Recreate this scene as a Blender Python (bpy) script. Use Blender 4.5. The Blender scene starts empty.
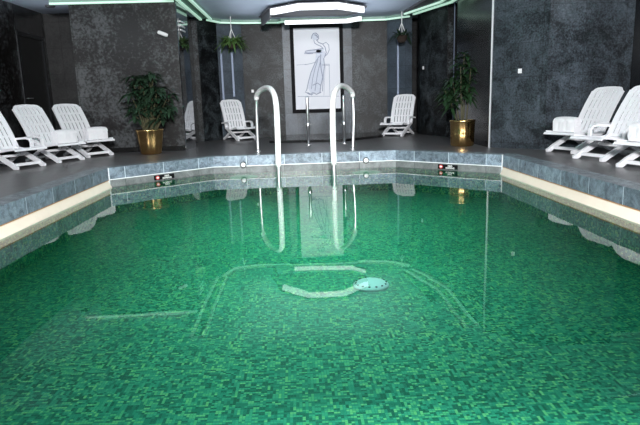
import bpy, bmesh, math, random
from mathutils import Vector, Matrix
random.seed(7)
S = bpy.context.scene
COL = S.collection
PI = math.pi

# ------------------------------------------------------------------ camera
CAMZ = 0.85
cam_d = bpy.data.cameras.new('camera'); cam = bpy.data.objects.new('camera', cam_d); COL.objects.link(cam)
FPX = 565.0
cam_d.sensor_fit = 'HORIZONTAL'; cam_d.sensor_width = 36.0; cam_d.lens = FPX / 640.0 * 36.0
cam_d.clip_start = 0.02; cam_d.clip_end = 100
psi = math.atan(19 / FPX); pit = math.atan(112 / FPX); rho = 0.03
fw = Vector((math.sin(psi) * math.cos(pit), math.cos(psi) * math.cos(pit), -math.sin(pit)))
r0 = Vector((math.cos(psi), -math.sin(psi), 0)); u0 = r0.cross(fw)
rr = r0 * math.cos(rho) - u0 * math.sin(rho); uu = u0 * math.cos(rho) + r0 * math.sin(rho)
mm = Matrix((rr, uu, -fw)).transposed().to_4x4(); mm.translation = Vector((0, 0, CAMZ))
cam.matrix_world = mm
S.camera = cam

# ------------------------------------------------------------------ world, lights, exposure
S.view_settings.view_transform = 'Standard'; S.view_settings.look = 'None'
S.view_settings.gamma = 1.0; S.view_settings.use_curve_mapping = False
S.view_settings.exposure = 0.0
W = bpy.data.worlds.new('world'); S.world = W; W.use_nodes = True
W.node_tree.nodes['Background'].inputs[0].default_value = (0.55, 0.65, 0.8, 1)
W.node_tree.nodes['Background'].inputs[1].default_value = 0.02

def area(name, loc, target, sx, sy, power, col):
    d = bpy.data.lights.new(name, 'AREA'); d.shape = 'RECTANGLE'; d.size = sx; d.size_y = sy
    d.energy = power; d.color = col
    o = bpy.data.objects.new(name, d); COL.objects.link(o); o.location = loc
    o.rotation_euler = (Vector(target) - Vector(loc)).to_track_quat('-Z', 'Y').to_euler()
    return o
# added fill standing in for a camera flash, aimed down the hall
area('flash_fill_light', (0.3, -1.2, 2.5), (0.3, 12.0, 0.9), 1.0, 0.5, 1150, (0.98, 0.98, 1.0))
sd = bpy.data.lights.new('far_fill_spot', 'SPOT'); sd.energy = 1300; sd.spot_size = math.radians(23); sd.spot_blend = 0.5; sd.shadow_soft_size = 0.2  # added spot without a fixture, brightens the far chairs
so = bpy.data.objects.new('far_fill_spot', sd); COL.objects.link(so); so.location = (0.45, -1.2, 2.6)
so.rotation_euler = (Vector((0.45, 13.0, 0.8)) - Vector(so.location)).to_track_quat('-Z', 'Y').to_euler()
# added unseen fills over the water, kept clear of its reflections
pool_fill = area('pool_fill_light', (0.1, 5.0, 2.7), (0.1, 5.4, 0), 1.6, 2.4, 78, (0.9, 1.0, 1.0)); pool_fill.data.spread = math.radians(88)
far_pool_fill = area('pool_fill_light', (0.1, 5.9, 2.7), (0.1, 8.3, -0.9), 2.4, 0.6, 98, (0.9, 1.0, 1.0)); far_pool_fill.data.spread = math.radians(95)
# added upward fills floating without a fixture, brighten the ceiling
area('ceiling_fill_light', (0.45, 11.2, 2.3), (0.45, 11.2, 3), 3.4, 3.6, 26, (0.82, 0.90, 1.0))
area('ceiling_fill_light', (-4.5, 10.2, 2.3), (-4.5, 10.2, 3), 0.9, 2.5, 2.5, (0.82, 0.90, 1.0))
area('right_wing_light', (4.6, 7.0, 2.7), (4.4, 8.2, 0.8), 1.0, 1.6, 10, (0.8, 0.9, 1.0))
area('left_wing_light', (-4.0, 7.4, 2.7), (-3.8, 9.0, 0.3), 1.0, 1.6, 18, (0.8, 0.9, 1.0))
# added unseen spot that brightens the picture
pd = bpy.data.lights.new('picture_fill_spot', 'SPOT'); pd.energy = 105; pd.color = (0.92, 0.96, 1.0); pd.spot_size = math.radians(34); pd.spot_blend = 0.35; pd.shadow_soft_size = 0.05
po = bpy.data.objects.new('picture_fill_spot', pd); COL.objects.link(po); po.location = (0.5, 10.4, 2.66)
po.rotation_euler = (Vector((0.5, 13.9, 1.45)) - Vector(po.location)).to_track_quat('-Z', 'Y').to_euler()

# ------------------------------------------------------------------ helpers
def obj(name, bm, mat, parent=None, smooth=False, recalc=True):
    if recalc: bmesh.ops.recalc_face_normals(bm, faces=bm.faces)
    me = bpy.data.meshes.new(name); bm.to_mesh(me); bm.free()
    if smooth:
        for p in me.polygons: p.use_smooth = True
    for m in (mat if isinstance(mat, (list, tuple)) else [mat]): me.materials.append(m)
    o = bpy.data.objects.new(name, me); COL.objects.link(o)
    if parent: o.parent = parent
    return o
def tag(o, label, cat, group=None, kind=None):
    if label: o['label'] = label
    if cat: o['category'] = cat
    if group: o['group'] = group
    if kind: o['kind'] = kind
    return o
def thing(name, label, cat, loc=(0, 0, 0), rz=0.0, group=None):
    o = bpy.data.objects.new(name, None); COL.objects.link(o); o.empty_display_size = 0.1
    o.location = loc; o.rotation_euler = (0, 0, rz)
    return tag(o, label, cat, group)
def struct(name, bm, mat, **k):
    o = obj(name, bm, mat, **k); o['kind'] = 'structure'; return o
def dup(root, loc, rz, label, group=None):
    r = root.copy(); COL.objects.link(r); r.location = loc; r.rotation_euler = (0, 0, rz); r['label'] = label
    if group: r['group'] = group
    for ch in list(root.children):
        c = ch.copy(); COL.objects.link(c); c.parent = r
        for g in list(ch.children):
            d = g.copy(); COL.objects.link(d); d.parent = c
    return r
def box(bm, x0, x1, y0, y1, z0, z1, M=None):
    v = [bm.verts.new(p) for p in ((x0,y0,z0),(x1,y0,z0),(x1,y1,z0),(x0,y1,z0),(x0,y0,z1),(x1,y0,z1),(x1,y1,z1),(x0,y1,z1))]
    for f in ((0,3,2,1),(4,5,6,7),(0,1,5,4),(1,2,6,5),(2,3,7,6),(3,0,4,7)): bm.faces.new([v[i] for i in f])
    if M is not None: bmesh.ops.transform(bm, matrix=M, verts=v)
    return v
def bevel(bm, w, seg=2):
    bmesh.ops.bevel(bm, geom=[e for e in bm.edges if len(e.link_faces) == 2 and e.calc_face_angle(0) > 0.5], offset=w, segments=seg, affect='EDGES', profile=0.7)
def tube(bm, pts, rad, n=12, caps=True):
    pts = [Vector(p) for p in pts]
    rads = rad if isinstance(rad, (list, tuple)) else [rad] * len(pts)
    rings = []; nrm = None
    for i, p in enumerate(pts):
        a = pts[max(i - 1, 0)]; b = pts[min(i + 1, len(pts) - 1)]; t = (b - a).normalized()
        if nrm is None:
            nrm = t.orthogonal().normalized()
        else:
            nrm = (nrm - t * nrm.dot(t)).normalized()
        bn = t.cross(nrm)
        rings.append([bm.verts.new(p + (nrm * math.cos(2*PI*k/n) + bn * math.sin(2*PI*k/n)) * rads[i]) for k in range(n)])
    for a, b in zip(rings, rings[1:]):
        for k in range(n): bm.faces.new((a[k], a[(k+1) % n], b[(k+1) % n], b[k]))
    if caps:
        bm.faces.new(rings[0][::-1]); bm.faces.new(rings[-1])
def lathe(bm, prof, n=24, c=(0, 0, 0), cap=True, M=None):
    rings = []; vs = []
    for r, z in prof:
        ring = [bm.verts.new((c[0] + r*math.cos(2*PI*k/n), c[1] + r*math.sin(2*PI*k/n), c[2] + z)) for k in range(n)]
        rings.append(ring); vs += ring
    for a, b in zip(rings, rings[1:]):
        for k in range(n): bm.faces.new((a[k], a[(k+1) % n], b[(k+1) % n], b[k]))
    if cap:
        bm.faces.new(rings[0][::-1]); bm.faces.new(rings[-1])
    if M is not None: bmesh.ops.transform(bm, matrix=M, verts=vs)
def sweep_xz(bm, pts, y, w, t):
    """flat bar along a path in the x-z plane; w is width along y, t thickness (number or per point)"""
    P = [Vector((p[0], 0, p[1])) for p in pts]; rings = []
    for i, p in enumerate(P):
        a = P[max(i-1, 0)]; b = P[min(i+1, len(P)-1)]; d = (b-a).normalized(); n = Vector((-d.z, 0, d.x))
        tt = t[i] if isinstance(t, (list, tuple)) else t
        rings.append([bm.verts.new(Vector((0, y + sy*w/2, 0)) + p + n*sz*tt/2) for sy, sz in ((-1,-1),(1,-1),(1,1),(-1,1))])
    for a, b in zip(rings, rings[1:]):
        for k in range(4): bm.faces.new((a[k], a[(k+1) % 4], b[(k+1) % 4], b[k]))
    bm.faces.new(rings[0][::-1]); bm.faces.new(rings[-1])
def prism(bm, pts, z0, z1):
    a = [bm.verts.new((x, y, z0)) for x, y in pts]; b = [bm.verts.new((x, y, z1)) for x, y in pts]
    n = len(pts)
    for i in range(n): bm.faces.new((a[i], a[(i+1) % n], b[(i+1) % n], b[i]))
    bm.faces.new(a[::-1]); bm.faces.new(b)
def offset_line(pts, d, closed=True):
    """offset a plan polyline to its left by d"""
    n = len(pts); out = []
    for i in range(n):
        p = Vector(pts[i])
        a = Vector(pts[(i-1) % n]) if (closed or i > 0) else None
        b = Vector(pts[(i+1) % n]) if (closed or i < n-1) else None
        ns = []
        if a is not None: t = (p-a).normalized(); ns.append(Vector((-t.y, t.x)))
        if b is not None: t = (b-p).normalized(); ns.append(Vector((-t.y, t.x)))
        m = sum(ns, Vector((0, 0))).normalized()
        out.append(tuple(p + m * d / max(m.dot(ns[0]), 0.3)))
    return out
def ribbon(bm, A, B, z0, z1, closed=False):
    """solid wall strip between plan polylines A and B"""
    n = len(A)
    va = [[bm.verts.new((x, y, z)) for x, y in L] for L in (A, B) for z in (z0, z1)]
    a0, a1, b0, b1 = va
    for i in range(n if closed else n-1):
        j = (i+1) % n
        for q in ((a0[i],a0[j],a1[j],a1[i]), (b0[j],b0[i],b1[i],b1[j]), (a1[i],a1[j],b1[j],b1[i]), (a0[j],a0[i],b0[i],b0[j])): bm.faces.new(q)
    if not closed:
        bm.faces.new((a0[0], a1[0], b1[0], b0[0])); bm.faces.new((a0[-1], b0[-1], b1[-1], a1[-1]))

# ------------------------------------------------------------------ materials
def new_mat(name):
    m = bpy.data.materials.new(name); m.use_nodes = True; nt = m.node_tree
    return m, nt, nt.nodes['Principled BSDF']
def plain(name, col, rough=0.5, metal=0.0, emit=None, es=1.0, bump=0.0, bscale=60, var=0.06):
    m, nt, b = new_mat(name)
    b.inputs['Roughness'].default_value = rough; b.inputs['Metallic'].default_value = metal
    tc = nt.nodes.new('ShaderNodeTexCoord'); nz = nt.nodes.new('ShaderNodeTexNoise'); nz.inputs['Scale'].default_value = bscale
    nt.links.new(tc.outputs['Object'], nz.inputs['Vector'])
    mx = nt.nodes.new('ShaderNodeMix'); mx.data_type = 'RGBA'
    mx.inputs[6].default_value = tuple(c*(1-var) for c in col) + (1,); mx.inputs[7].default_value = tuple(min(1, c*(1+var)) for c in col) + (1,)
    nt.links.new(nz.outputs['Fac'], mx.inputs[0]); nt.links.new(mx.outputs[2], b.inputs['Base Color'])
    if bump:
        bp = nt.nodes.new('ShaderNodeBump'); bp.inputs['Strength'].default_value = bump; bp.inputs['Distance'].default_value = 0.01
        nt.links.new(nz.outputs['Fac'], bp.inputs['Height']); nt.links.new(bp.outputs[0], b.inputs['Normal'])
    if emit:
        b.inputs['Emission Color'].default_value = emit + (1,); b.inputs['Emission Strength'].default_value = es
    return m
def N(nt, t, **k):
    n = nt.nodes.new(t)
    for a, v in k.items(): setattr(n, a, v)
    return n
def math_n(nt, op, a, b=None, c=None):
    n = N(nt, 'ShaderNodeMath', operation=op)
    for i, v in enumerate((a, b, c)):
        if v is None: continue
        if isinstance(v, (int, float)): n.inputs[i].default_value = v
        else: nt.links.new(v, n.inputs[i])
    return n.outputs[0]
def wall_coords(nt):
    """u along the wall, v up, from world position and true normal"""
    g = N(nt, 'ShaderNodeNewGeometry')
    cr = N(nt, 'ShaderNodeVectorMath', operation='CROSS_PRODUCT'); nt.links.new(g.outputs['True Normal'], cr.inputs[0]); cr.inputs[1].default_value = (0, 0, 1)
    dt = N(nt, 'ShaderNodeVectorMath', operation='DOT_PRODUCT'); nt.links.new(cr.outputs[0], dt.inputs[0]); nt.links.new(g.outputs['Position'], dt.inputs[1])
    sp = N(nt, 'ShaderNodeSeparateXYZ'); nt.links.new(g.outputs['Position'], sp.inputs[0])
    return g, dt.outputs['Value'], sp.outputs[0], sp.outputs[1], sp.outputs[2]
def granite(name, dark, light, tw=0.9, th=0.515, voff=0.0, rough=0.18, floor=False, joint=0.006, jcol=None, spec=0.5, metal=0.0, contrast=(0.35, 0.65), tile_var=0.3, scale=1.0, bump=0.02):
    m, nt, b = new_mat(name)
    g, u, x, y, z = wall_coords(nt)
    if floor: u, v = x, y
    else: v = z
    us = math_n(nt, 'DIVIDE', u, tw); vs = math_n(nt, 'DIVIDE', math_n(nt, 'ADD', v, -voff), th)
    n1 = N(nt, 'ShaderNodeTexNoise'); n1.inputs['Scale'].default_value = 2.6*scale; n1.inputs['Detail'].default_value = 8; n1.inputs['Roughness'].default_value = 0.72; n1.inputs['Distortion'].default_value = 0.7
    n2 = N(nt, 'ShaderNodeTexNoise'); n2.inputs['Scale'].default_value = 38*scale; n2.inputs['Detail'].default_value = 4; n2.inputs['Roughness'].default_value = 0.7
    nt.links.new(g.outputs['Position'], n1.inputs['Vector']); nt.links.new(g.outputs['Position'], n2.inputs['Vector'])
    mixn = math_n(nt, 'ADD', math_n(nt, 'MULTIPLY', n1.outputs['Fac'], 0.55), math_n(nt, 'MULTIPLY', n2.outputs['Fac'], 0.45))
    cr = N(nt, 'ShaderNodeValToRGB'); cr.color_ramp.elements[0].position = contrast[0]; cr.color_ramp.elements[0].color = dark + (1,)
    cr.color_ramp.elements[1].position = contrast[1]; cr.color_ramp.elements[1].color = light + (1,)
    nt.links.new(mixn, cr.inputs[0])
    cb = N(nt, 'ShaderNodeCombineXYZ'); nt.links.new(math_n(nt, 'FLOOR', us), cb.inputs[0]); nt.links.new(math_n(nt, 'FLOOR', vs), cb.inputs[1])
    wn = N(nt, 'ShaderNodeTexWhiteNoise', noise_dimensions='2D'); nt.links.new(cb.outputs[0], wn.inputs['Vector'])
    tv = math_n(nt, 'MULTIPLY_ADD', wn.outputs['Value'], tile_var, 1 - tile_var/2)
    mv = N(nt, 'ShaderNodeMix', data_type='RGBA', blend_type='MULTIPLY'); mv.inputs[0].default_value = 1
    nt.links.new(cr.outputs[0], mv.inputs[6]); nt.links.new(tv, mv.inputs[7])
    def jl(s, size):
        f = math_n(nt, 'FRACT', s); d = math_n(nt, 'MINIMUM', f, math_n(nt, 'SUBTRACT', 1.0, f))
        return math_n(nt, 'LESS_THAN', math_n(nt, 'MULTIPLY', d, size), joint/2)
    j = math_n(nt, 'MAXIMUM', jl(us, tw), jl(vs, th))
    mj = N(nt, 'ShaderNodeMix', data_type='RGBA'); nt.links.new(j, mj.inputs[0]); nt.links.new(mv.outputs[2], mj.inputs[6])
    mj.inputs[7].default_value = (jcol or tuple(c*0.35 for c in dark)) + (1,)
    nt.links.new(mj.outputs[2], b.inputs['Base Color'])
    b.inputs['Roughness'].default_value = rough; b.inputs['Metallic'].default_value = metal
    b.inputs['Specular IOR Level'].default_value = spec
    if bump:
        bp = N(nt, 'ShaderNodeBump'); bp.inputs['Strength'].default_value = bump; bp.inputs['Distance'].default_value = 0.02
        nt.links.new(n1.outputs['Fac'], bp.inputs['Height']); nt.links.new(bp.outputs[0], b.inputs['Normal'])
    return m
def mosaic(name, wall=False, cell=0.0155):
    m, nt, b = new_mat(name)
    g, u, x, y, z = wall_coords(nt)
    if wall: U, V = u, z
    else: U, V = x, y
    def wn(su, sv, seed, off=0.0):
        c = N(nt, 'ShaderNodeCombineXYZ')
        nt.links.new(math_n(nt, 'FLOOR', math_n(nt, 'ADD', math_n(nt, 'DIVIDE', U, cell*su), off)), c.inputs[0])
        nt.links.new(math_n(nt, 'FLOOR', math_n(nt, 'ADD', math_n(nt, 'DIVIDE', V, cell*sv), off)), c.inputs[1])
        c.inputs[2].default_value = seed
        w = N(nt, 'ShaderNodeTexWhiteNoise', noise_dimensions='3D'); nt.links.new(c.outputs[0], w.inputs['Vector']); return w.outputs['Value']
    a = wn(2, 1, 1.0); bb = wn(1, 3, 2.0); s = math_n(nt, 'GREATER_THAN', wn(2, 2, 3.0), 0.45)
    single = wn(1, 1, 4.0); s2 = math_n(nt, 'GREATER_THAN', wn(2, 2, 5.0), 0.72)
    def mixf(f, p, q):
        mx = N(nt, 'ShaderNodeMix'); nt.links.new(f, mx.inputs[0]); nt.links.new(p, mx.inputs[2]); nt.links.new(q, mx.inputs[3]); return mx.outputs[0]
    val = mixf(s2, mixf(s, bb, a), single)
    cr = N(nt, 'ShaderNodeValToRGB'); r = cr.color_ramp; r.interpolation = 'CONSTANT'
    cols = [(0.0, (0.010, 0.13, 0.09)), (0.2, (0.022, 0.22, 0.15)), (0.42, (0.045, 0.32, 0.215)), (0.62, (0.085, 0.40, 0.25)), (0.8, (0.19, 0.50, 0.23)), (0.93, (0.32, 0.58, 0.23))]
    r.elements[0].position = 0; r.elements[0].color = cols[0][1] + (1,)
    r.elements[1].position = cols[1][0]; r.elements[1].color = cols[1][1] + (1,)
    for p, c in cols[2:]:
        e = r.elements.new(p); e.color = c + (1,)
    nt.links.new(val, cr.inputs[0])
    fu = math_n(nt, 'FRACT', math_n(nt, 'DIVIDE', U, cell)); fv = math_n(nt, 'FRACT', math_n(nt, 'DIVIDE', V, cell))
    gr = math_n(nt, 'MAXIMUM', math_n(nt, 'LESS_THAN', fu, 0.1), math_n(nt, 'LESS_THAN', fv, 0.1))
    mg = N(nt, 'ShaderNodeMix', data_type='RGBA'); nt.links.new(gr, mg.inputs[0]); nt.links.new(cr.outputs[0], mg.inputs[6]); mg.inputs[7].default_value = (0.03, 0.22, 0.14, 1)
    nt.links.new(mg.outputs[2], b.inputs['Base Color']); b.inputs['Roughness'].default_value = 0.45
    return m

M_wall_far = granite('granite_far', (0.0015, 0.0018, 0.002), (0.060, 0.073, 0.080), tw=0.75, th=0.515, voff=0.05, rough=0.42, spec=0.22, contrast=(0.475, 0.595))
M_pilaster = granite('granite_pilaster', (0.016, 0.022, 0.030), (0.078, 0.104, 0.135), tw=0.75, th=0.515, voff=0.05, rough=0.42)
M_wall_left = granite('granite_left', (0.003, 0.0022, 0.0018), (0.070, 0.075, 0.078), tw=1.0, th=0.515, voff=0.0, contrast=(0.475, 0.585), scale=0.55, rough=0.35)
M_wall_right = granite('granite_right', (0.004, 0.006, 0.008), (0.080, 0.100, 0.120), tw=0.62, th=0.515, voff=0.09, rough=0.36, tile_var=0.4, joint=0.004, contrast=(0.42, 0.62))
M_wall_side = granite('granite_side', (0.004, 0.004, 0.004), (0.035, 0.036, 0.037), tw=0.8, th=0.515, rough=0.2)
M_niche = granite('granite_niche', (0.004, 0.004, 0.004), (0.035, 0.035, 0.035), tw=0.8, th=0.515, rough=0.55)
M_mirror = granite('polished_stone', (0.22, 0.23, 0.25), (0.42, 0.44, 0.46), tw=3.0, th=0.8, voff=0.55, rough=0.03, metal=0.95, bump=0)
M_deck = granite('deck_stone', (0.055, 0.052, 0.053), (0.15, 0.143, 0.146), tw=0.6, th=0.6, floor=True, rough=0.33, joint=0.004, tile_var=0.12, scale=2.0, contrast=(0.3, 0.7))
M_coping_top = granite('coping_top', (0.03, 0.035, 0.04), (0.36, 0.42, 0.47), tw=0.62, th=50, floor=True, rough=0.35, scale=4.5, contrast=(0.42, 0.62), joint=0.005)
M_coping = granite('coping_face', (0.045, 0.06, 0.08), (0.30, 0.37, 0.44), tw=0.62, th=9, voff=-3.3, rough=0.35, scale=4.5, contrast=(0.40, 0.61), jcol=(0.6, 0.68, 0.75), joint=0.008, tile_var=0.6)
M_band = granite('grey_band', (0.08, 0.085, 0.085), (0.27, 0.28, 0.28), tw=0.62, th=9, voff=-3.3, rough=0.3, scale=3.0, tile_var=0.3)
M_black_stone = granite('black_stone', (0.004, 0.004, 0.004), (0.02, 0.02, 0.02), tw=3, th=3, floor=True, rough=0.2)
M_mosaic = mosaic('mosaic_floor'); M_mosaic_wall = mosaic('mosaic_wall', wall=True)
M_cream = plain('cream_strip', (0.92, 0.79, 0.65), 0.4, bscale=8, var=0.05)
M_orange = plain('terracotta_joint', (0.50, 0.24, 0.08), 0.6, var=0.2)
M_white_joint = plain('white_joint', (0.85, 0.86, 0.86), 0.4)
M_ceiling = plain('ceiling_paint', (0.62, 0.69, 0.82), 0.7, bscale=3, var=0.05)
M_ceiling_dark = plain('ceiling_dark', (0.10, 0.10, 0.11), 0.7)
M_cove = plain('cove_lens', (0.7, 0.9, 0.8), 0.5, emit=(0.62, 1.0, 0.78), es=0.5)
M_cove_dim = plain('cove_board', (0.30, 0.46, 0.38), 0.5)
M_ring = plain('ring_diffuser', (0.9, 0.9, 0.92), 0.4, emit=(0.95, 0.97, 1.0), es=1.1)
M_plastic = plain('white_resin', (0.86, 0.86, 0.88), 0.35, var=0.02)
M_towel = plain('white_towel', (0.88, 0.87, 0.89), 0.9, bump=0.5, bscale=120, var=0.04)
M_bluetowel = plain('bluish_towel', (0.62, 0.68, 0.80), 0.9, bump=0.5, bscale=120, var=0.04)
M_chrome = plain('chrome', (0.86, 0.87, 0.88), 0.38, 1.0, var=0.02)
M_steel_streak = plain('satin_steel_streak', (0.16, 0.19, 0.25), 0.5, 0.85)  # slot pole, and the pilaster strips that imitate highlights
M_sleeve = plain('white_rail_sleeve', (0.84, 0.82, 0.82), 0.25, var=0.02)
M_brass = plain('brass', (0.72, 0.47, 0.20), 0.2, 1.0, bscale=9, var=0.15, bump=0.3)
M_soil = plain('soil', (0.03, 0.02, 0.015), 0.9, bump=0.5)
M_stem = plain('stem', (0.07, 0.065, 0.03), 0.7)
M_leaf = plain('leaf', (0.022, 0.048, 0.026), 0.35, bscale=9, var=0.5)
M_leaf_dark = plain('dark_leaf', (0.018, 0.045, 0.018), 0.35, bscale=9, var=0.5)
M_leaf_light = plain('light_leaf', (0.10, 0.19, 0.05), 0.4, bscale=9, var=0.5)
M_black = plain('black_frame', (0.006, 0.006, 0.007), 0.65)
M_black.node_tree.nodes['Principled BSDF'].inputs['Specular IOR Level'].default_value = 0.1
M_mat = plain('print_paper', (0.78, 0.79, 0.84), 0.7, var=0.02)
M_ink = plain('pencil_line', (0.30, 0.33, 0.43), 0.8)
M_wash = plain('pencil_wash', (0.64, 0.67, 0.76), 0.8, bscale=40, var=0.12)
M_glass_dark = plain('dark_glass', (0.008, 0.010, 0.012), 0.08)
M_bronze = plain('dark_bronze', (0.02, 0.022, 0.025), 0.3, 0.5)
M_red = plain('sign_red', (0.55, 0.05, 0.05), 0.4)
M_signwhite = plain('sign_white', (0.85, 0.85, 0.82), 0.5)
M_whitedot = plain('white_enamel', (0.9, 0.9, 0.9), 0.3)
M_cover = plain('grey_white_cover', (0.62, 0.66, 0.68), 0.5)
M_lens = plain('lamp_lens', (0.5, 0.8, 0.65), 0.3, emit=(0.45, 0.9, 0.65), es=0.10)
M_dark = plain('dark_rubber', (0.01, 0.01, 0.01), 0.6)

def water_mat():
    m = bpy.data.materials.new('pool_water'); m.use_nodes = True; nt = m.node_tree; nt.nodes.clear()
    out = N(nt, 'ShaderNodeOutputMaterial'); tr = N(nt, 'ShaderNodeBsdfTransparent'); tr.inputs[0].default_value = (0.60, 0.92, 0.85, 1)
    gl = N(nt, 'ShaderNodeBsdfGlossy'); gl.inputs['Roughness'].default_value = 0.012; gl.inputs[0].default_value = (1, 1, 1, 1)
    fr = N(nt, 'ShaderNodeFresnel'); fr.inputs['IOR'].default_value = 1.33
    geo = N(nt, 'ShaderNodeNewGeometry'); nz = N(nt, 'ShaderNodeTexNoise'); nz.inputs['Scale'].default_value = 1.6; nz.inputs['Detail'].default_value = 2
    nt.links.new(geo.outputs['Position'], nz.inputs['Vector'])
    bp = N(nt, 'ShaderNodeBump'); bp.inputs['Strength'].default_value = 0.06; bp.inputs['Distance'].default_value = 0.02
    nt.links.new(nz.outputs['Fac'], bp.inputs['Height']); nt.links.new(bp.outputs[0], gl.inputs['Normal']); nt.links.new(bp.outputs[0], fr.inputs['Normal'])
    mx = N(nt, 'ShaderNodeMixShader'); nt.links.new(fr.outputs[0], mx.inputs[0]); nt.links.new(tr.outputs[0], mx.inputs[1]); nt.links.new(gl.outputs[0], mx.inputs[2])
    nt.links.new(mx.outputs[0], out.inputs[0]); return m
M_water = water_mat()

# ------------------------------------------------------------------ pool and deck
POOL = [(-2.7, 0.6), (2.93, 0.6), (2.93, 8.05), (1.60, 9.33), (-1.40, 9.25), (-2.7, 8.05)]     # counter-clockwise
WZ, FZ, LZ = -0.27, -0.66, -0.165
XL, XR, YN, YF, CZ = -5.1, 7.0, -2.4, 14.6, 2.74
def outward(d): return offset_line(POOL, -d)
COPW = 0.24
# deck with a pool shaped hole
bm = bmesh.new()
outer = [bm.verts.new((x, y, 0)) for x, y in ((XL-0.1, YN), (XR, YN), (XR, YF), (XL-0.1, YF))]
inner = [bm.verts.new((x, y, 0)) for x, y in outward(COPW)]
ed = []
for L in (outer, inner):
    for i in range(len(L)): ed.append(bm.edges.new((L[i], L[(i+1) % len(L)])))
bmesh.ops.triangle_fill(bm, edges=ed, use_beauty=True)
for f in bm.faces:
    if f.normal.z < 0: f.normal_flip()
struct('floor', bm, M_deck, recalc=False)
# coping slab
bm = bmesh.new(); ribbon(bm, POOL, outward(COPW), LZ, 0.004, closed=True)
bmesh.ops.recalc_face_normals(bm, faces=bm.faces)
for f in bm.faces: f.material_index = 0 if abs(f.normal.z) > 0.5 else 1
struct('trim_1', bm, [M_coping_top, M_coping])
# lower granite band (three far faces), cream strip (two long sides and near end), mosaic below
far = [POOL[2], POOL[3], POOL[4], POOL[5]]
def openoff(L, d): return offset_line(L, d, closed=False)
bm = bmesh.new(); ribbon(bm, openoff(far, -0.003), openoff(far, -0.1), WZ-0.015, LZ, False); struct('trim_2', bm, M_band)
bm = bmesh.new(); ribbon(bm, openoff(far, 0.014), openoff(far, -0.003), LZ-0.004, LZ+0.006, False); struct('trim_3', bm, M_white_joint)
for i, (nm, x, sx) in enumerate((('trim_4', -2.7, -1), ('trim_5', 2.93, 1))):
    bm = bmesh.new(); vv = [[bm.verts.new(p_) for p_ in ((x + sx*0.003, yy, LZ-0.008), (x - sx*0.05, yy, WZ-0.015), (x + sx*0.1, yy, WZ-0.015), (x + sx*0.1, yy, LZ-0.008))] for yy in (0.6, 8.01)]
    for q_ in range(4): bm.faces.new((vv[0][q_], vv[0][(q_+1) % 4], vv[1][(q_+1) % 4], vv[1][q_]))
    bm.faces.new(vv[0]); bm.faces.new(vv[1][::-1]); struct(nm, bm, M_cream)
    bm = bmesh.new(); a, b = sorted((x - sx*0.004, x + sx*0.1)); box(bm, a, b, 0.6, 8.03, LZ-0.008, LZ); struct('trim_%d' % (6+i), bm, M_orange)
    bm = bmesh.new(); cx, cy = (x, 8.05); box(bm, cx-0.008, cx+0.008, cy-0.012, cy+0.012, WZ-0.1, 0.006); struct('trim_%d' % (8+i), bm, M_white_joint)
bm = bmesh.new(); box(bm, -2.8, 3.0, 0.5, 0.597, WZ-0.015, LZ); struct('trim_10', bm, M_band)
bm = bmesh.new(); ribbon(bm, outward(0.004), outward(0.12), FZ, WZ-0.015, closed=True); struct('wall_pool', bm, M_mosaic_wall)
bm = bmesh.new(); f = bm.faces.new([bm.verts.new((x, y, FZ)) for x, y in outward(0.05)]); struct('floor_pool', bm, M_mosaic)
bm = bmesh.new(); f = bm.faces.new([bm.verts.new((x, y, WZ)) for x, y in outward(0.001)])
wt = obj('pool_water', bm, M_water); tag(wt, 'still clear green water filling the pool', 'water', kind='structure')

# ------------------------------------------------------------------ walls
def wall(name, A, mat, th=0.25, z1=CZ, z0=0.0, flip=False):
    bm = bmesh.new(); ribbon(bm, A, offset_line(A, -th if flip else th, closed=False), z0, z1, False); return struct(name, bm, mat)
# left wing
bm = bmesh.new()
MX0, MY0 = -2.115, 10.8; phi = math.radians(2.6); MX1, MY1 = MX0 + 0.78*math.sin(phi), MY0 + 0.78*math.cos(phi)
prism(bm, [(-4.03, 10.8), (MX0-0.02, 10.8), (MX1-0.02, MY1), (-4.03, 11.58)], 0, CZ); struct('wall_left_front', bm, M_wall_left)
bm = bmesh.new(); prism(bm, [(MX0-0.02, 10.8), (MX0, 10.8), (MX1, MY1), (MX1-0.02, MY1)], 0, CZ); struct('wall_left_end', bm, M_mirror)
bm = bmesh.new(); box(bm, XL-0.25, XL, YN, 11.0, 0, CZ); struct('wall_left', bm, M_wall_left)
bm = bmesh.new(); box(bm, XL-0.25, XL, 12.15, 12.5, 0, CZ); struct('wall_left_corner', bm, M_wall_left)
bm = bmesh.new(); box(bm, XL, -3.6, 12.25, 12.5, 0, CZ); struct('wall_niche', bm, M_niche)
bm = bmesh.new(); box(bm, -2.45, -2.28, 11.75, 13.2, 0, CZ); struct('wall_left_recess', bm, M_wall_side)
# far bays
bm = bmesh.new(); prism(bm, [(-2.40, 13.2), (-2.17, 13.2), (-1.82, 13.75), (-1.82, YF), (-2.40, YF)], 0, CZ); struct('wall_far_left', bm, M_wall_far)
bm = bmesh.new(); prism(bm, [(-1.82, 13.78), (-1.27, 14.02), (-1.27, YF), (-1.82, YF)], 0, CZ); struct('wall_far_left_pilaster', bm, M_pilaster)
bm = bmesh.new(); box(bm, -1.27, -0.30, 14.05, YF, 0, CZ); struct('wall_far_left_bay', bm, M_wall_far)
bm = bmesh.new(); box(bm, -0.30, 1.34, 13.9, YF, 0, CZ); struct('wall_far_center', bm, M_pilaster)
bm = bmesh.new(); prism(bm, [(1.34, 14.05), (2.20, 14.0), (2.20, YF), (1.34, YF)], 0, CZ); struct('wall_far_right_bay', bm, M_wall_far)
bm = bmesh.new(); prism(bm, [(2.20, 13.98), (2.72, 13.6), (2.72, YF), (2.20, YF)], 0, CZ); struct('wall_far_right_pilaster', bm, M_pilaster)
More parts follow.
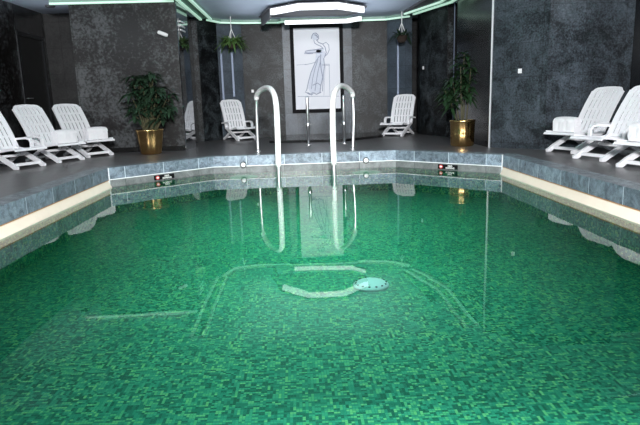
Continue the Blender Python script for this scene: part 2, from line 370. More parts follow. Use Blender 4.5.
bm = bmesh.new(); box(bm, 2.72, 3.3, 14.3, YF, 0, CZ); struct('wall_far_right_recess', bm, M_wall_side)
bm = bmesh.new(); prism(bm, [(2.86, 13.3), (3.19, 12.2), (3.6, 12.2), (3.3, 13.6), (2.86, 13.6)], 0, CZ); struct('wall_far_right', bm, M_wall_far)
# right
bm = bmesh.new(); box(bm, 3.17, 3.5, 9.35, 11.4, 0, CZ); struct('wall_right_side', bm, M_wall_side)
bm = bmesh.new(); box(bm, 3.36, 3.5, 11.4, 12.2, 0, CZ); struct('wall_right_slot', bm, M_glass_dark)
bm = bmesh.new(); prism(bm, [(3.15, 9.34), (3.80, 8.66), (3.80, 9.6), (3.5, 9.6)], 0, CZ); struct('wall_right_angle', bm, M_wall_right)
bm = bmesh.new(); box(bm, 3.80, 5.08, 8.65, 9.0, 0, CZ); struct('wall_right_front', bm, M_wall_right)
bm = bmesh.new(); box(bm, XR, XR+0.2, YN, YF, 0, CZ); struct('wall_right', bm, M_wall_side)
bm = bmesh.new(); box(bm, XL-0.25, XR+0.2, YN-0.2, YN, 0, CZ); struct('wall_near', bm, M_wall_far)
bm = bmesh.new(); box(bm, XL-0.25, XR+0.2, YF, YF+0.2, 0, CZ); struct('wall_far', bm, M_wall_side)
bm = bmesh.new(); box(bm, XL-0.35, XR+0.2, YN-0.2, YF+0.2, CZ, CZ+0.15); struct('ceiling', bm, M_ceiling)
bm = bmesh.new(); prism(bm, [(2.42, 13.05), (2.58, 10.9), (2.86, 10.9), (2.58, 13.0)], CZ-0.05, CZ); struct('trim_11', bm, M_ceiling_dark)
# baseboards
bm = bmesh.new(); box(bm, -4.03, MX0-0.02, 10.785, 10.8, 0, 0.09); struct('baseboard_left', bm, M_black_stone)
bm = bmesh.new(); box(bm, 3.155, 3.17, 9.4, 11.4, 0, 0.09); struct('baseboard_right', bm, M_black_stone)
bm = bmesh.new(); box(bm, 3.85, 5.08, 8.635, 8.65, 0, 0.09); struct('baseboard_right_front', bm, M_wall_right)
# thin dark slab on the floor before the picture wall
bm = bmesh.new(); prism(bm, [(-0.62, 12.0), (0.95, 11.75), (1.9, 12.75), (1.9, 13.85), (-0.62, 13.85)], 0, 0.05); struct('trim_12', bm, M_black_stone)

# steel-toned strips standing in for light streaks on the pilasters
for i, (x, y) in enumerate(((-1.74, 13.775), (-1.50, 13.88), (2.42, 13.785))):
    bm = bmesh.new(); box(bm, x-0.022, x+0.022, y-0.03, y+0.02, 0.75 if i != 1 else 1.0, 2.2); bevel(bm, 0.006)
    struct('trim_%d' % (13+i), bm, M_steel_streak)
bm = bmesh.new(); tube(bm, [(3.16, 9.32, 0), (3.16, 9.32, CZ)], 0.018, 12); struct('trim_16', bm, M_chrome)

bm = bmesh.new(); tube(bm, [(3.24, 11.5, 0), (3.24, 11.5, CZ)], 0.022, 12); struct('trim_17', bm, M_chrome)
bm = bmesh.new(); tube(bm, [(3.28, 12.0, 0), (3.28, 12.0, CZ)], 0.014, 12); struct('trim_18', bm, M_steel_streak)

# door in the left niche
d = thing('door_1', 'dark bronze door in the left niche with a small chrome handle', 'door', (XL-0.05, 11.57, 0)); d['kind'] = 'structure'
bm = bmesh.new(); box(bm, -0.03, 0.03, -0.50, 0.50, 0.01, 2.2); obj('door_leaf', bm, M_dark, d)
bm = bmesh.new(); box(bm, -0.05, 0.06, -0.57, -0.50, 0, 2.27); box(bm, -0.05, 0.06, 0.50, 0.57, 0, 2.27); box(bm, -0.05, 0.06, -0.50, 0.50, 2.2, 2.27); obj('door_frame', bm, M_bronze, d)
bm = bmesh.new(); tube(bm, [(0.03, -0.42, 1.05), (0.08, -0.42, 1.05), (0.085, -0.40, 1.05), (0.085, -0.28, 1.05)], 0.011, 10); obj('door_handle', bm, M_chrome, d)
bm = bmesh.new(); box(bm, XL-0.25, XL, 10.99, 12.16, 2.27, CZ); struct('wall_left_lintel', bm, M_wall_side)
# dark glass door at the right end of the right wall
d = thing('door_2', 'dark glass door behind the right loungers with a slim metal frame', 'door', (5.62, 8.95, 0)); d['kind'] = 'structure'
bm = bmesh.new(); box(bm, -0.47, 0.9, -0.02, 0.02, 0.03, CZ-0.06); obj('glass_pane', bm, M_glass_dark, d)
bm = bmesh.new(); box(bm, -0.50, -0.465, -0.05, 0.03, 0, CZ-0.02); box(bm, 0.9, 0.94, -0.05, 0.03, 0, CZ-0.02); box(bm, -0.465, 0.9, -0.05, 0.03, CZ-0.06, CZ-0.02); obj('metal_frame', bm, M_chrome, d)
bm = bmesh.new(); box(bm, 6.56, XR, 8.9, 9.0, 0, CZ); struct('wall_right_end', bm, M_wall_right)

# ------------------------------------------------------------------ ceiling lights
def cove(name, L, w, label, inset=0.0):
    t = thing(name, label, 'cove light', (L[0][0], L[0][1], CZ - 0.10), 0, 'cove lights along the wall tops')
    P = [(x - L[0][0], y - L[0][1]) for x, y in L]
    bm = bmesh.new(); ribbon(bm, P, offset_line(P, -w, closed=False), 0.045, 0.098, False); obj('cove_board', bm, M_cove_dim, t)
    for k, off in enumerate((0.0, w - 0.05) if w > 0.2 else (0.0,)):
        bm = bmesh.new(); ribbon(bm, offset_line(P, -off, closed=False), offset_line(P, -(off + 0.05), closed=False), 0.012, 0.045, False); obj('light_strip', bm, M_cove, t)
    return t
cove('cove_light', [(-4.32, 10.74), (-2.14, 10.74)], 0.05, 'greenish cove light strip along the top of the big left wall')
cove('cove_light', [(-2.08, 9.6), (-2.08, 13.1)], 0.27, 'wide greenish cove light running back above the left side wall')
cove('cove_light', [(-1.95, 13.18), (-1.72, 13.68), (-1.2, 13.86), (-0.36, 13.92), (-0.28, 13.78), (1.32, 13.78), (1.42, 13.92), (2.15, 13.86), (2.64, 13.42)], 0.06, 'thin bent cove light strip above the picture wall')
cove('cove_light', [(2.68, 13.1), (3.12, 11.6), (3.12, 9.5)], 0.27, 'wide greenish cove light running back above the right side wall')
# octagonal ring lamp
rl = thing('faceted_lamp', 'large white faceted lamp hanging under the ceiling before the picture', 'ceiling lamp', (0.47, 12.25, 2.50))
def octa(r): return [(r*math.cos(PI/8 + k*PI/4), r*math.sin(PI/8 + k*PI/4)) for k in range(8)]
bm = bmesh.new(); ribbon(bm, octa(1.02)[4:8], octa(0.95)[4:8], 0.055, 0.17); obj('front_diffuser', bm, M_ring, rl)
bm = bmesh.new(); ribbon(bm, [(0.92, 0.32), (0.66, 0.66), (-0.68, 0.66)], [(0.97, 0.36), (0.70, 0.71), (-0.68, 0.71)], 0.0, 0.085); obj('rear_diffuser', bm, M_ring, rl)
bm = bmesh.new(); prism(bm, [(-1.0, -0.35), (-0.4, -0.93), (0.4, -0.93), (1.0, -0.35), (0.98, 0.4), (0.70, 0.78), (-1.25, 0.78)], 0.17, 0.19); obj('top_plate', bm, M_ceiling_dark, rl)
bm = bmesh.new(); prism(bm, [(-0.96, -0.36), (-0.93, -0.36), (-1.15, 0.76), (-1.20, 0.76)], 0.0, 0.17); obj('side_board', bm, M_ceiling_dark, rl)
for k in range(4):
    a = PI/4 + k*PI/2; bm = bmesh.new(); tube(bm, [(0.8*math.cos(a), 0.8*math.sin(a), 0.185), (0.8*math.cos(a), 0.8*math.sin(a), CZ-2.5)], 0.012, 8); obj('hanger_rod', bm, M_chrome, rl)

# ------------------------------------------------------------------ deck chairs
def slat_panel(prof, hw, cols, rows, round_top=0.0, th=0.014):
    """slotted resin panel following a side profile (list of x,z), half width hw"""
    seg = [0.0]
    for a, b in zip(prof, prof[1:]): seg.append(seg[-1] + math.dist(a, b))
    Lt = seg[-1]
    def pt(s):
        for i in range(len(prof)-1):
            if s <= seg[i+1] + 1e-9:
                f = (s-seg[i])/(seg[i+1]-seg[i]); return [prof[i][k]*(1-f)+prof[i+1][k]*f for k in (0, 1)]
        return list(prof[-1])
    slat, slot = 3.2, 1.0
    vs = [0.0]
    for c in range(cols):
        vs.append(vs[-1] + slat*(1.5 if c == 0 else 1)); vs.append(vs[-1] + slot)
    vs.append(vs[-1] + slat*1.5); vs = [2*v/vs[-1]-1 for v in vs]
    ss = []; s = 0.05*Lt; ss.append(0.0); bar = 0.028; rl_ = (Lt*0.93 - 0.05*Lt - (rows-1)*bar)/rows
    kinds = [False]; ss.append(s)
    for r in range(rows):
        for q in range(2): s += rl_/2; ss.append(s); kinds.append(True)
        if r < rows-1: s += bar; ss.append(s); kinds.append(False)
    nt = 4
    for q in range(nt): ss.append(s + (Lt-s)*(q+1)/nt); kinds.append(False)
    bm = bmesh.new(); grid = []
    for s in ss:
        x, z = pt(min(s, Lt)); rem = Lt - s; k = 1.0
        if round_top and rem < round_top: k = 1 - (round_top/hw)*(1 - math.sqrt(max(0, 1 - (1-rem/round_top)**2)))*0.85
        grid.append([bm.verts.new((x + 0.018*(v*v), v*hw*k, z)) for v in vs])
    for i in range(len(ss)-1):
        for j in range(len(vs)-1):
            if kinds[i] and j % 2 == 1: continue
            bm.faces.new((grid[i][j], grid[i][j+1], grid[i+1][j+1], grid[i+1][j]))
    bmesh.ops.recalc_face_normals(bm, faces=bm.faces)
    bmesh.ops.solidify(bm, geom=bm.faces[:] , thickness=th)
    # thick side rims
    for sgn in (-1, 1):
        pts = [pt(Lt*q/10) for q in range(10)]
        sweep_xz(bm, [(p[0]+0.015, p[1]) for p in pts], sgn*(hw-0.012), 0.026, 0.036)
    return bm
def make_chair(label, topx, topz, group):
    t = thing('deck_chair', label, 'deck chair', (0, 0, 0), 0, group)
    seatp = [(-0.15, 0.275), (-0.05, 0.255), (0.12, 0.265), (0.28, 0.29), (0.38, 0.303), (0.42, 0.295), (0.437, 0.268)]
    obj('seat', slat_panel(seatp, 0.27, 6, 3), M_plastic, t)
    bx, bz = -0.16, 0.27
    backp = [(bx, bz)] + [(bx + (topx-bx)*f + 0.03*math.sin(PI*f), bz + (topz-bz)*f) for f in (0.2, 0.4, 0.6, 0.8, 1.0)]
    obj('backrest', slat_panel(backp, 0.27, 6, 4, round_top=0.13), M_plastic, t)
    for sg in (-1, 1):
        bm = bmesh.new(); sweep_xz(bm, [(0.41, 0.025), (0.36, 0.032), (0.28, 0.08), (0.0, 0.205), (-0.20, 0.31)], sg*0.232, 0.04, [0.04, 0.062, 0.065, 0.06, 0.055]); bevel(bm, 0.008); obj('front_leg', bm, M_plastic, t)
        bm = bmesh.new(); sweep_xz(bm, [(-0.42, 0.025), (-0.37, 0.032), (-0.26, 0.085), (-0.06, 0.195)], sg*0.192, 0.034, [0.04, 0.05, 0.05, 0.045]); bevel(bm, 0.008); obj('rear_leg', bm, M_plastic, t)
        f = 0.22; ax = bx + (topx-bx)*f
        bm = bmesh.new(); sweep_xz(bm, [(ax-0.03, 0.40), (-0.08, 0.415), (0.02, 0.42), (0.085, 0.41), (0.12, 0.375), (0.12, 0.26)], sg*0.288, 0.05, [0.03, 0.03, 0.03, 0.034, 0.034, 0.03]); bevel(bm, 0.008); obj('armrest', bm, M_plastic, t)
    bm = bmesh.new(); box(bm, 0.29, 0.325, -0.22, 0.22, 0.045, 0.085); bevel(bm, 0.008); obj('front_crossbar', bm, M_plastic, t)
    bm = bmesh.new(); box(bm, -0.36, -0.33, -0.18, 0.18, 0.045, 0.08); bevel(bm, 0.008); obj('rear_crossbar', bm, M_plastic, t)
    bm = bmesh.new(); box(bm, 0.02, 0.055, -0.22, 0.22, 0.165, 0.20); bevel(bm, 0.008); obj('middle_crossbar', bm, M_plastic, t)
    return t
CH = []
def place(proto, feet, face, label, group):
    """feet: point midway between the front feet, face: direction the chair faces"""
    fx = Vector(face).normalized(); o = Vector(feet) - fx*0.37; rz = math.atan2(fx.y, fx.x)
    if proto.get('used'): c = dup(proto, (o.x, o.y, 0), rz, label, group)
    else:
        proto['used'] = 1; c = proto; c.location = (o.x, o.y, 0); c.rotation_euler = (0, 0, rz); c['label'] = label; c['group'] = group
    CH.append(c); return c
GL, GR, GF = 'deck chairs on the left deck', 'deck chairs on the right deck', 'deck chairs at the far wall'
rec = make_chair('x', -0.55, 0.92, GL)
upr = make_chair('x', -0.40, 0.93, GF)
fl = (0.88, -0.47)
place(rec, (-3.95, 8.42), (0.90, -0.43), 'reclined white resin deck chair at the left edge, without a towel', GL)
cB = place(rec, (-3.68, 9.25), (0.89, -0.45), 'reclined white resin deck chair with towel, second in the left row', GL)
cC = place(rec, (-3.47, 10.0), (0.80, -0.60), 'reclined white resin deck chair with towel, nearest the big left wall', GL)
fr = (-0.93, -0.36)
cRA = place(rec, (3.79, 8.06), fr, 'reclined white resin deck chair with folded towel, farthest in the right row', GR)
cRB = place(rec, (3.69, 7.06), (-0.965, -0.26), 'reclined white resin deck chair with bare seat, middle of the right row', GR)
cRC = place(rec, (3.70, 6.05), (-0.97, -0.25), 'reclined white resin deck chair cut by the right edge, nearest on the right', GR)
place(upr, (-1.18, 13.05), (0.55, -0.83), 'upright white resin deck chair left of the picture under a hanging fern', GF)
place(upr, (2.12, 12.80), (-0.55, -0.84), 'upright white resin deck chair right of the picture, facing the pool', GF)
for c in (rec, upr): del c['used']
for c in CH:
    if 'used' in c: del c['used']

# towels standing on the seats
def make_towel(label, mat):
    t = thing('folded_towel', label, 'towel')
    prof = []
    w, h = 0.075, 0.215
    for k in range(13):
        a = PI*k/12; prof.append((w*math.cos(a), h - w + w*math.sin(a)))
    prof = [(w*0.96, 0.0)] + prof + [(-w*0.96, 0.0)]
    bm = bmesh.new(); ny = 8; rings = []
    for j in range(ny+1):
        y = -0.19 + 0.38*j/ny; k = 1 - 0.05*(abs(2*j/ny-1))**3
        rings.append([bm.verts.new((p[0]*k + 0.004*math.sin(j*2.1+i), y, p[1]*(k if p[1] > 0.05 else 1))) for i, p in enumerate(prof)])
    for a, b in zip(rings, rings[1:]):
        for i in range(len(prof)): bm.faces.new((a[i], a[(i+1) % len(prof)], b[(i+1) % len(prof)], b[i]))
    bm.faces.new(rings[0][::-1]); bm.faces.new(rings[-1]); o = obj('towel_roll', bm, mat, t)
    for s_ in (-1, 1):                                     # folded end: a spiral of cloth layers
        bm = bmesh.new()
        for k in range(3):
            f = 0.85 - 0.27*k
            sweep_xz(bm, [(p[0]*f, 0.014 + (p[1])*f*0.98 + 0.02*(1-f)) for p in prof[1:-1]], s_*0.191, 0.012, 0.009)
        obj('towel_fold', bm, mat, t)
    return t
def seat_pt(ch, lx, lz):
    rz = ch.rotation_euler.z; return (ch.location.x + math.cos(rz)*lx, ch.location.y + math.sin(rz)*lx, lz), rz
tw = make_towel('x', M_towel); GT = 'towels on the deck chairs'
for i, (c, lx, lab) in enumerate(((cB, 0.34, 'folded white towel on the second deck chair of the left row'), (cC, 0.36, 'folded white towel on the left deck chair nearest the big wall'),
                      (cRA, 0.33, 'folded white towel on the farthest deck chair of the right row'), (cRC, 0.30, 'folded towel on the deck chair cut by the right edge'))):
    loc, rz = seat_pt(c, lx - 0.045, 0.303)
    if i == 0: tw.location = loc; tw.rotation_euler = (0, 0, rz); tw['label'] = lab; tw['group'] = GT
    else: dup(tw, loc, rz, lab, GT)

# ------------------------------------------------------------------ pool hand rails
def bez(P, n=14):
    """Catmull-Rom through P"""
    P = [Vector(p) for p in P]; out = []
    Q = [P[0]*2-P[1]] + P + [P[-1]*2-P[-2]]
    for i in range(1, len(Q)-2):
        for k in range(n):
            t = k/n; a, b, c, d_ = Q[i-1:i+3]
            out.append(0.5*((2*b) + (-a+c)*t + (2*a-5*b+4*c-d_)*t*t + (-a+3*b-3*c+d_)*t**3))
    out.append(P[-1]); return out
def rail(base, pts, lab):
    t = thing('pool_handrail', lab, 'handrail', base, 0, 'pool handrails')
    L = [Vector(p) - Vector(base) for p in pts]
    cur = bez(L, 10); n = len(cur)
    i0 = min(range(n), key=lambda i: (cur[i]-L[1]).length); i1 = min(range(n), key=lambda i: (cur[i]-L[-3]).length)
    bm = bmesh.new(); tube(bm, cur, 0.031, 14); obj('steel_tube', bm, M_chrome, t, smooth=True)
    sl = cur[i0:i1+1]
    bm = bmesh.new(); tube(bm, sl, [0.036] + [0.044]*(len(sl)-2) + [0.036], 16); obj('grip_sleeve', bm, M_sleeve, t, smooth=True)
    bm = bmesh.new(); lathe(bm, [(0.05, 0), (0.05, 0.012), (0.03, 0.02)], 20, (L[-1].x, L[-1].y, L[-1].z)); obj('base_flange', bm, M_chrome, t, smooth=False)
    bm = bmesh.new(); tube(bm, [L[0] + Vector((0, 0, 0.165)), L[0] + Vector((0, 0, 0.185))], 0.034, 14); obj('collar', bm, M_dark, t)
    return t
rail((-0.33, 8.53, FZ), [(-0.33, 8.53, FZ), (-0.32, 8.53, -0.12), (-0.315, 8.62, 0.45), (-0.33, 8.80, 0.86), (-0.40, 9.10, 1.035), (-0.52, 9.50, 1.075), (-0.65, 9.80, 1.01), (-0.70, 9.93, 0.89), (-0.715, 9.98, 0.45), (-0.72, 9.99, 0.0)],
     'left arched pool handrail, white sleeve over steel tube')
rail((0.52, 8.51, FZ), [(0.52, 8.51, FZ), (0.52, 8.51, -0.12), (0.52, 8.60, 0.45), (0.55, 8.80, 0.87), (0.64, 9.10, 1.04), (0.76, 9.45, 1.07), (0.89, 9.72, 1.01), (0.95, 9.82, 0.89), (0.955, 9.81, 0.45), (0.93, 9.79, 0.0)],
     'right arched pool handrail, white sleeve over steel tube')
# slim chrome posts behind
def post(x, y, lab):
    t = thing('chrome_post', lab, 'post', (x, y, 0), 0, 'slim posts behind the handrails')
    bm = bmesh.new(); lathe(bm, [(0.029, 0.01), (0.029, 0.90), (0.024, 0.93), (0.006, 0.94)], 14); obj('post_tube', bm, M_chrome, t, smooth=True)
    bm = bmesh.new(); lathe(bm, [(0.055, 0), (0.055, 0.012), (0.026, 0.02)], 18); obj('base_flange', bm, M_chrome, t)
    bm = bmesh.new(); lathe(bm, [(0.024, 0.33), (0.040, 0.36), (0.044, 0.39), (0.040, 0.42), (0.024, 0.45)], 14); obj('clamp', bm, M_chrome, t, smooth=True)
post(0.19, 11.1, 'slim chrome post left of the right handrail, before the picture')
post(0.90, 11.2, 'slim chrome post seen inside the right handrail arch')

# ------------------------------------------------------------------ pool fittings
def jet(x, y, ang, lab):
    t = thing('pool_jet', lab, 'pool fitting', (x, y, LZ+0.02), ang, 'round pool wall fittings')
    M = Matrix.Rotation(PI/2, 4, 'X')
    bm = bmesh.new(); lathe(bm, [(0.052, -0.02), (0.052, 0.012), (0.046, 0.016)], 22, M=M); obj('dark_collar', bm, M_dark, t)
    bm = bmesh.new(); lathe(bm, [(0.038, 0.0), (0.038, 0.024), (0.030, 0.034), (0.012, 0.038)], 20, M=M); obj('white_cap', bm, M_whitedot, t)
jet(-0.92, 9.255, 0.027, 'round white fitting on the far pool wall left of the handrails')
jet(1.10, 9.31, 0.027, 'round white fitting on the far pool wall right of the handrails')
FONT = {'N': ['1001','1101','1011','1001','1001'], 'O': ['0110','1001','1001','1001','0110'], 'D': ['1110','1001','1001','1001','1110'], 'I': ['1','1','1','1','1'], 'V': ['101','101','101','101','010'], 'G': ['0111','1000','1011','1001','0111']}
def sign(x, y, ang, lab, sc=0.85):
    t = thing('pool_sign', lab, 'sign', (x, y, LZ-0.055), ang, 'small signs on the pool wall'); t.scale = (sc, sc, sc)
    bm = bmesh.new(); box(bm, -0.20, 0.20, -0.012, 0.0, -0.04, 0.042); bevel(bm, 0.003, 1); obj('sign_plate', bm, M_black, t)
    bm = bmesh.new(); M = Matrix.Translation((-0.135, -0.012, 0.001)) @ Matrix.Rotation(PI/2, 4, 'X'); lathe(bm, [(0.036, 0), (0.036, 0.003)], 20, M=M); obj('red_symbol', bm, M_red, t)
    bm = bmesh.new(); M = Matrix.Translation((-0.135, -0.015, 0.001)) @ Matrix.Rotation(PI/2, 4, 'X'); lathe(bm, [(0.018, 0), (0.018, 0.002)], 14, M=M); box(bm, -0.16, -0.11, -0.0175, -0.015, -0.006, 0.006); obj('white_symbol', bm, M_signwhite, t)
    bm = bmesh.new()
    for txt, zc, px in (('NO', 0.018, 0.007), ('DIVING', -0.018, 0.0058)):
        wid = sum(len(FONT[c][0])+1 for c in txt)*px; x0 = 0.055 - wid*1.35/2
        for c in txt:
            for r_, row in enumerate(FONT[c]):
                for q, b_ in enumerate(row):
                    if b_ == '1': box(bm, x0 + q*px*1.35, x0 + (q+1)*px*1.35, -0.0145, -0.0122, zc + (1.5-r_)*px, zc + (2.5-r_)*px)
            x0 += (len(FONT[c][0])+1)*px*1.35
    obj('sign_lettering', bm, M_signwhite, t)
aL = math.atan2(1.2, 1.3); aR = math.atan2(-1.28, 1.33)
sign(-2.07 + 0.004, 8.632 - 0.004, aL, 'small black sign with red symbol, left corner of the far pool wall')
sign(2.30 - 0.004, 8.656 - 0.004, aR, 'small black sign with red symbol, right corner of the far pool wall')
# oval underwater lamps just below the waterline
for lx, ly, lab in ((-0.92, 9.25, 'oval underwater lamp below the left white fitting'), (1.10, 9.31, 'oval underwater lamp below the right white fitting')):
    t = thing('underwater_lamp', lab, 'pool lamp', (lx, ly, -0.345), 0.027, 'oval lamps under the waterline')
    M = Matrix.Rotation(PI/2, 4, 'X') @ Matrix.Diagonal((1, 0.16, 1, 1))
    bm = bmesh.new(); lathe(bm, [(0.27, -0.02), (0.27, 0.010), (0.25, 0.014)], 28, M=M); obj('rim', bm, M_cove_dim, t)
    bm = bmesh.new(); lathe(bm, [(0.245, 0.012), (0.20, 0.02), (0.02, 0.024)], 28, M=M); obj('lens', bm, M_lens, t)
# floor drain cover
dr = thing('drain_cover', 'white round perforated cover on the pool floor', 'drain cover', (0.55, 4.42, FZ))
bm = bmesh.new(); lathe(bm, [(0.15, 0.0), (0.145, 0.02), (0.11, 0.04), (0.05, 0.05), (0.004, 0.052)], 28); obj('cover_dome', bm, M_cover, dr, smooth=True)
for k in range(14):
    a = 2*PI*k/14; bm = bmesh.new(); lathe(bm, [(0.009, 0.0), (0.009, 0.006)], 8, (0.125*math.cos(a), 0.125*math.sin(a), 0.031)); obj('hole', bm, M_dark, dr)

# ------------------------------------------------------------------ picture
PW, PE, PZ0, PZ1 = -0.035, 1.045, 0.65, 2.53
pc = thing('framed_picture', 'large black framed pencil drawing of a draped figure on the far wall', 'picture', (0.505, 13.9, 0.5*(PZ0+PZ1)))
hw, hh, fb = (PE-PW)/2, (PZ1-PZ0)/2, 0.085
bm = bmesh.new()
for a in ((-hw-fb, -hw, -hh-fb, hh+fb), (hw, hw+fb, -hh-fb, hh+fb), (-hw, hw, hh, hh+fb), (-hw, hw, -hh-fb, -hh)):
    box(bm, a[0], a[1], -0.06, 0.0, a[2], a[3])
obj('frame', bm, M_black, pc)
bm = bmesh.new(); box(bm, -hw, hw, -0.03, -0.002, -hh, hh); obj('print', bm, M_mat, pc)
def q(px, py):   # drawing coordinates (0..1 across, 0..1 down) to the picture plane
    u_ = (px-52)/178.0; v_ = (py-70)/314.0
    return (-hw + u_*2*hw, hh - v_*2*hh)
def wide(pts):
    return [(140 + (x-140)*1.35, y) if 108 < y < 330 else (x, y) for x, y in pts] if all(100 < x < 176 for x, y in pts) else pts
def stroke(bm, pts, w=2.2):
    pts = wide(pts)
    P = [Vector(p) for p in pts]; P = [Vector(q(p.x, p.y)) for p in P]; k = 1.3*w/178*2*hw/2; L = []
    for i, p in enumerate(P):
        t = (P[min(i+1, len(P)-1)] - P[max(i-1, 0)]).normalized(); n = Vector((-t.y, t.x))*k
        L.append((bm.verts.new((p.x+n.x, -0.0322, p.y+n.y)), bm.verts.new((p.x-n.x, -0.0322, p.y-n.y))))
    for a, b in zip(L, L[1:]): bm.faces.new((a[0], a[1], b[1], b[0]))
def patch(bm, pts):
    bm.faces.new([bm.verts.new((q(*p)[0], -0.0312, q(*p)[1])) for p in wide(pts)])
bm = bmesh.new()
patch(bm, [(140,150),(160,148),(166,170),(160,200),(158,250),(150,290),(148,320),(120,322),(112,300),(118,250),(135,200)])
patch(bm, [(126,95),(140,92),(147,103),(142,116),(130,116),(124,106)])
patch(bm, [(110,156),(140,152),(155,156),(152,164),(112,166)])
obj('shaded_wash', bm, M_wash, pc)
bm = bmesh.new()
for s_, w_ in (([(126,112),(124,100),(130,91),(140,90),(148,98),(147,112),(140,118)],2.6), ([(134,96),(142,100),(146,108)],3.2), ([(133,117),(135,128),(142,134),(152,140),(160,150)],2.2), ([(142,117),(146,126),(158,132),(165,145),(168,165),(162,185)],2.4),
             ([(158,150),(140,153),(120,155),(108,158),(106,162),(114,165),(140,165),(156,166)],2.6), ([(104,166),(118,168),(130,167)],2.0), ([(166,132),(178,126),(188,136),(190,155),(183,170),(172,180)],2.0),
             ([(152,172),(150,195),(152,230),(156,260),(150,290),(146,322)],2.8), ([(148,178),(136,200),(122,240),(114,275),(108,308),(104,316),(116,326),(126,318)],2.4), ([(160,186),(162,215),(158,250),(156,285),(154,315)],2.4),
             ([(144,190),(134,225),(126,265),(122,305)],2.0), ([(150,200),(142,240),(136,280),(132,312)],2.2), ([(104,210),(122,206),(140,200)],1.6), ([(110,318),(122,328),(128,320),(136,326),(150,318)],3.0), ([(126,290),(140,282),(150,292)],2.4),
             ([(160,210),(190,210),(190,214),(160,214)],1.3), ([(188,214),(188,332)],1.3), ([(164,214),(164,332)],0.9), ([(60,332),(226,336)],1.3), ([(60,210),(100,208)],1.0)):
    stroke(bm, s_, w_)
obj('pencil_lines', bm, M_ink, pc)

# ------------------------------------------------------------------ plants
def leaf(bm, p, d, L, w, droop=0.35, fold=0.25):
    d = Vector(d).normalized(); side = d.cross(Vector((0, 0, 1)))
    if side.length < 0.05: side = Vector((1, 0, 0))
    side.normalize(); up = side.cross(d)
    prev = None; n = 4
    for i in range(n+1):
        t = i/n; c = Vector(p) + d*L*t - Vector((0, 0, 1))*droop*L*t*t
        ww = w*math.sin(PI*min(1, 0.12 + t*0.88))**0.8*0.5 if i < n else 0.001
        row = (bm.verts.new(c - side*ww + up*ww*fold), bm.verts.new(c), bm.verts.new(c + side*ww + up*ww*fold))
        if prev:
            bm.faces.new((prev[0], prev[1], row[1], row[0])); bm.faces.new((prev[1], prev[2], row[2], row[1]))
        prev = row
R = random.Random(3)
def fluted_pot(bm, r0_, r1_, h, lobes, depth, rim):
    n = 64; prof = [(r0_*0.85, 0), (r0_, 0.02), (r0_ + (r1_-r0_)*0.5, h*0.5), (r1_, h-0.035), (r1_+rim, h-0.025), (r1_+rim, h), (r1_-0.02, h), (r1_-0.02, h-0.07)]
    rings = []
    for i, (r, z) in enumerate(prof):
        k = depth if i < 4 else depth*0.5
        rings.append([bm.verts.new((r*(1 + k*math.cos(lobes*2*PI*q/n))*math.cos(2*PI*q/n), r*(1 + k*math.cos(lobes*2*PI*q/n))*math.sin(2*PI*q/n), z)) for q in range(n)])
    for a, b in zip(rings, rings[1:]):
        for q in range(n): bm.faces.new((a[q], a[(q+1) % n], b[(q+1) % n], b[q]))
    bm.faces.new(rings[0][::-1])
# left broad plant
pl = thing('potted_palm', 'bushy dark green potted plant in a brass pot before the left wall', 'potted plant', (-2.64, 10.22, 0))
bm = bmesh.new(); fluted_pot(bm, 0.18, 0.235, 0.44, 8, 0.035, 0.008); obj('brass_pot', bm, M_brass, pl, smooth=True)
bm = bmesh.new(); lathe(bm, [(0.20, 0.36), (0.205, 0.40)], 16); obj('soil', bm, M_soil, pl)
stems = []; fol = bmesh.new()
bm = bmesh.new()
for k in range(28):
    a = R.uniform(0, 2*PI); q_ = R.uniform(0.06, 0.40)
    tip = Vector((0.05 + math.cos(a)*q_, math.sin(a)*q_*0.65, R.uniform(0.80, 1.50) - 0.45*q_))
    b0 = Vector((tip.x*0.25, tip.y*0.25, 0.39)); mid = (b0+tip)/2 + Vector((0, 0, 0.06))
    tube(bm, [b0, mid, tip], [0.012, 0.010, 0.006], 6)
    for z_, cnt in ((1.0, 10), (0.75, 7), (0.5, 5)):
        c = b0.lerp(tip, z_) + Vector((0, 0, 0.03))
        for j in range(cnt):
            e = R.uniform(0, 2*PI); leaf(fol, c, (math.cos(e), math.sin(e), R.uniform(-0.1, 0.6)), R.uniform(0.17, 0.29), R.uniform(0.05, 0.085), R.uniform(0.3, 0.8))
obj('stem', bm, M_stem, pl); obj('foliage', fol, M_leaf, pl, recalc=False)
# right slender plant
pr = thing('potted_ficus', 'sparse dark potted plant in a round brass pot on the right', 'potted plant', (2.84, 9.78, 0))
bm = bmesh.new(); fluted_pot(bm, 0.198, 0.212, 0.45, 12, 0.018, 0.008); obj('brass_pot', bm, M_brass, pr, smooth=True)
bm = bmesh.new(); lathe(bm, [(0.193, 0.37), (0.193, 0.40)], 16); obj('soil', bm, M_soil, pr)
bm = bmesh.new(); fol = bmesh.new()
for bx_, by_, tx, ty, h_ in ((-0.06, 0.0, -0.18, 0.05, 1.15), (0.0, 0.03, 0.0, -0.02, 1.55), (0.06, -0.02, 0.08, -0.15, 1.3), (-0.03, -0.04, -0.08, -0.1, 1.35), (0.03, 0.05, 0.06, 0.05, 1.5), (-0.08, 0.02, -0.32, -0.02, 0.95)):
    b0 = Vector((bx_, by_, 0.39)); tip = Vector((tx, ty, h_)); tube(bm, [b0, b0.lerp(tip, 0.5) + Vector((0, 0, 0.05)), tip], [0.013, 0.010, 0.006], 6)
    for j in range(52):
        c = b0.lerp(tip, R.uniform(0.45, 1.02)); e = R.uniform(0, 2*PI); cx_ = math.cos(e)
        leaf(fol, c, (cx_, math.sin(e)*0.8, R.uniform(-0.3, 0.7)), R.uniform(0.18, 0.30)*(0.7 if cx_ > 0 else 1), R.uniform(0.05, 0.08), R.uniform(0.3, 0.8))
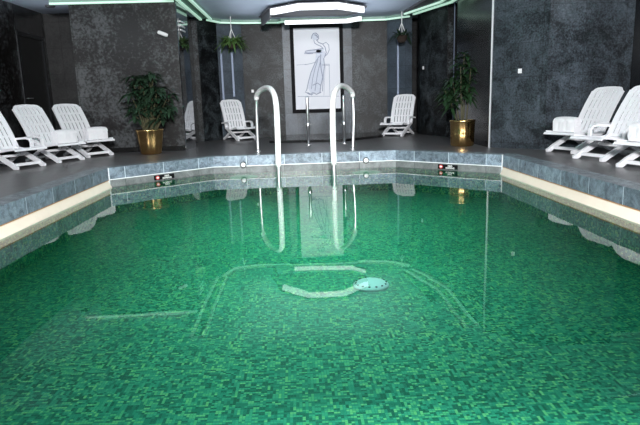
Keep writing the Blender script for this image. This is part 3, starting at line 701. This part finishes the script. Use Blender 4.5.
obj('stem', bm, M_stem, pr); obj('foliage', fol, M_leaf_dark, pr, recalc=False)
# hanging ferns
def hanging(x, y, zc, ztop, rad, cnt, mat, lab, seed, potm):
    r_ = random.Random(seed)
    t = thing('hanging_fern', lab, 'hanging plant', (x, y, zc), 0, 'hanging plants under the cove')
    bm = bmesh.new(); lathe(bm, [(0.05, -0.12), (0.09, -0.10), (0.13, 0.02), (0.135, 0.03), (0.115, 0.03)], 16); obj('hanging_pot', bm, potm, t)
    bm = bmesh.new()
    for k in range(3):
        a = 2*PI*k/3 + 0.4; tube(bm, [(0.12*math.cos(a), 0.12*math.sin(a), 0.03), (0.006*math.cos(a), 0.006*math.sin(a), 0.30)], 0.008, 6)
    tube(bm, [(0, 0, 0.29), (0, 0, ztop-zc)], 0.010, 6); obj('hanger_cord', bm, M_whitedot, t)
    fol = bmesh.new()
    for k in range(cnt):
        e = r_.uniform(0, 2*PI); L = rad*r_.uniform(0.6, 1.15); el = r_.uniform(0.0, 1.6)
        leaf(fol, (0.08*math.cos(e), 0.08*math.sin(e), 0.02), (math.cos(e), math.sin(e), el), L, r_.uniform(0.035, 0.06), r_.uniform(0.2, 0.85))
    obj('foliage', fol, mat, t, recalc=False)
hanging(-1.42, 13.25, 2.16, CZ, 0.36, 190, M_leaf_light, 'bushy green hanging fern on the left above a deck chair', 5, M_soil)
hanging(2.40, 13.15, 2.19, CZ, 0.27, 60, M_leaf, 'small sparse hanging plant on the right of the picture', 6, M_soil)

# ------------------------------------------------------------------ small wall fittings
sp = thing('wall_spotlight', 'small chrome spotlight high on the big left wall', 'spotlight', (-2.34, 10.8, 2.09))
bm = bmesh.new(); M = Matrix.Rotation(PI/2, 4, 'X'); lathe(bm, [(0.035, 0), (0.035, 0.02)], 16, M=M); obj('wall_plate', bm, M_black, sp)
bm = bmesh.new(); tube(bm, [(0, -0.02, 0), (-0.01, -0.09, 0.01)], 0.010, 8); obj('arm', bm, M_chrome, sp)
bm = bmesh.new(); tube(bm, [(-0.12, -0.11, 0.055), (-0.10, -0.105, 0.045), (0.02, -0.09, 0.0), (0.05, -0.085, -0.01)], [0.022, 0.034, 0.034, 0.024], 14); obj('lamp_head', bm, M_whitedot, sp)
vt = thing('wall_slats', 'three small white slats at the top of the polished wall end', 'vent', (MX0 + 0.02, 11.08, 2.27), -phi)  # three white slats set on the polished end face
for k in range(3):
    bm = bmesh.new(); box(bm, 0.0, 0.02, -0.17, 0.17, -0.085+k*0.075, -0.06+k*0.075); obj('slat', bm, M_whitedot, vt)
for nm, loc, lab, rz in (('a', (-1.07, 14.05, 1.12), 'tiny white wall switch left of the left handrail', 0), ('b', (2.90, 13.17, 1.51), 'tiny white wall switch right of the far right deck chair', math.atan2(-1.1, 0.33)), ('c', (3.50, 8.973, 1.21), 'tiny white wall switch on the bluish right wall', math.atan2(-0.68, 0.65))):
    bm = bmesh.new(); box(bm, -0.028, 0.028, -0.016, 0.0, -0.035, 0.035); bevel(bm, 0.008)
    o = obj('wall_switch', bm, M_whitedot); o.location = loc; o.rotation_euler = (0, 0, rz); tag(o, lab, 'switch', 'small white wall switches')
bm = bmesh.new(); lathe(bm, [(0.07, -0.035), (0.09, -0.02), (0.09, 0.0)], 20); o = obj('smoke_detector', bm, M_ceiling_dark); o.location = (-4.55, 11.3, CZ); tag(o, 'small dark round detector on the ceiling over the left niche', 'detector')
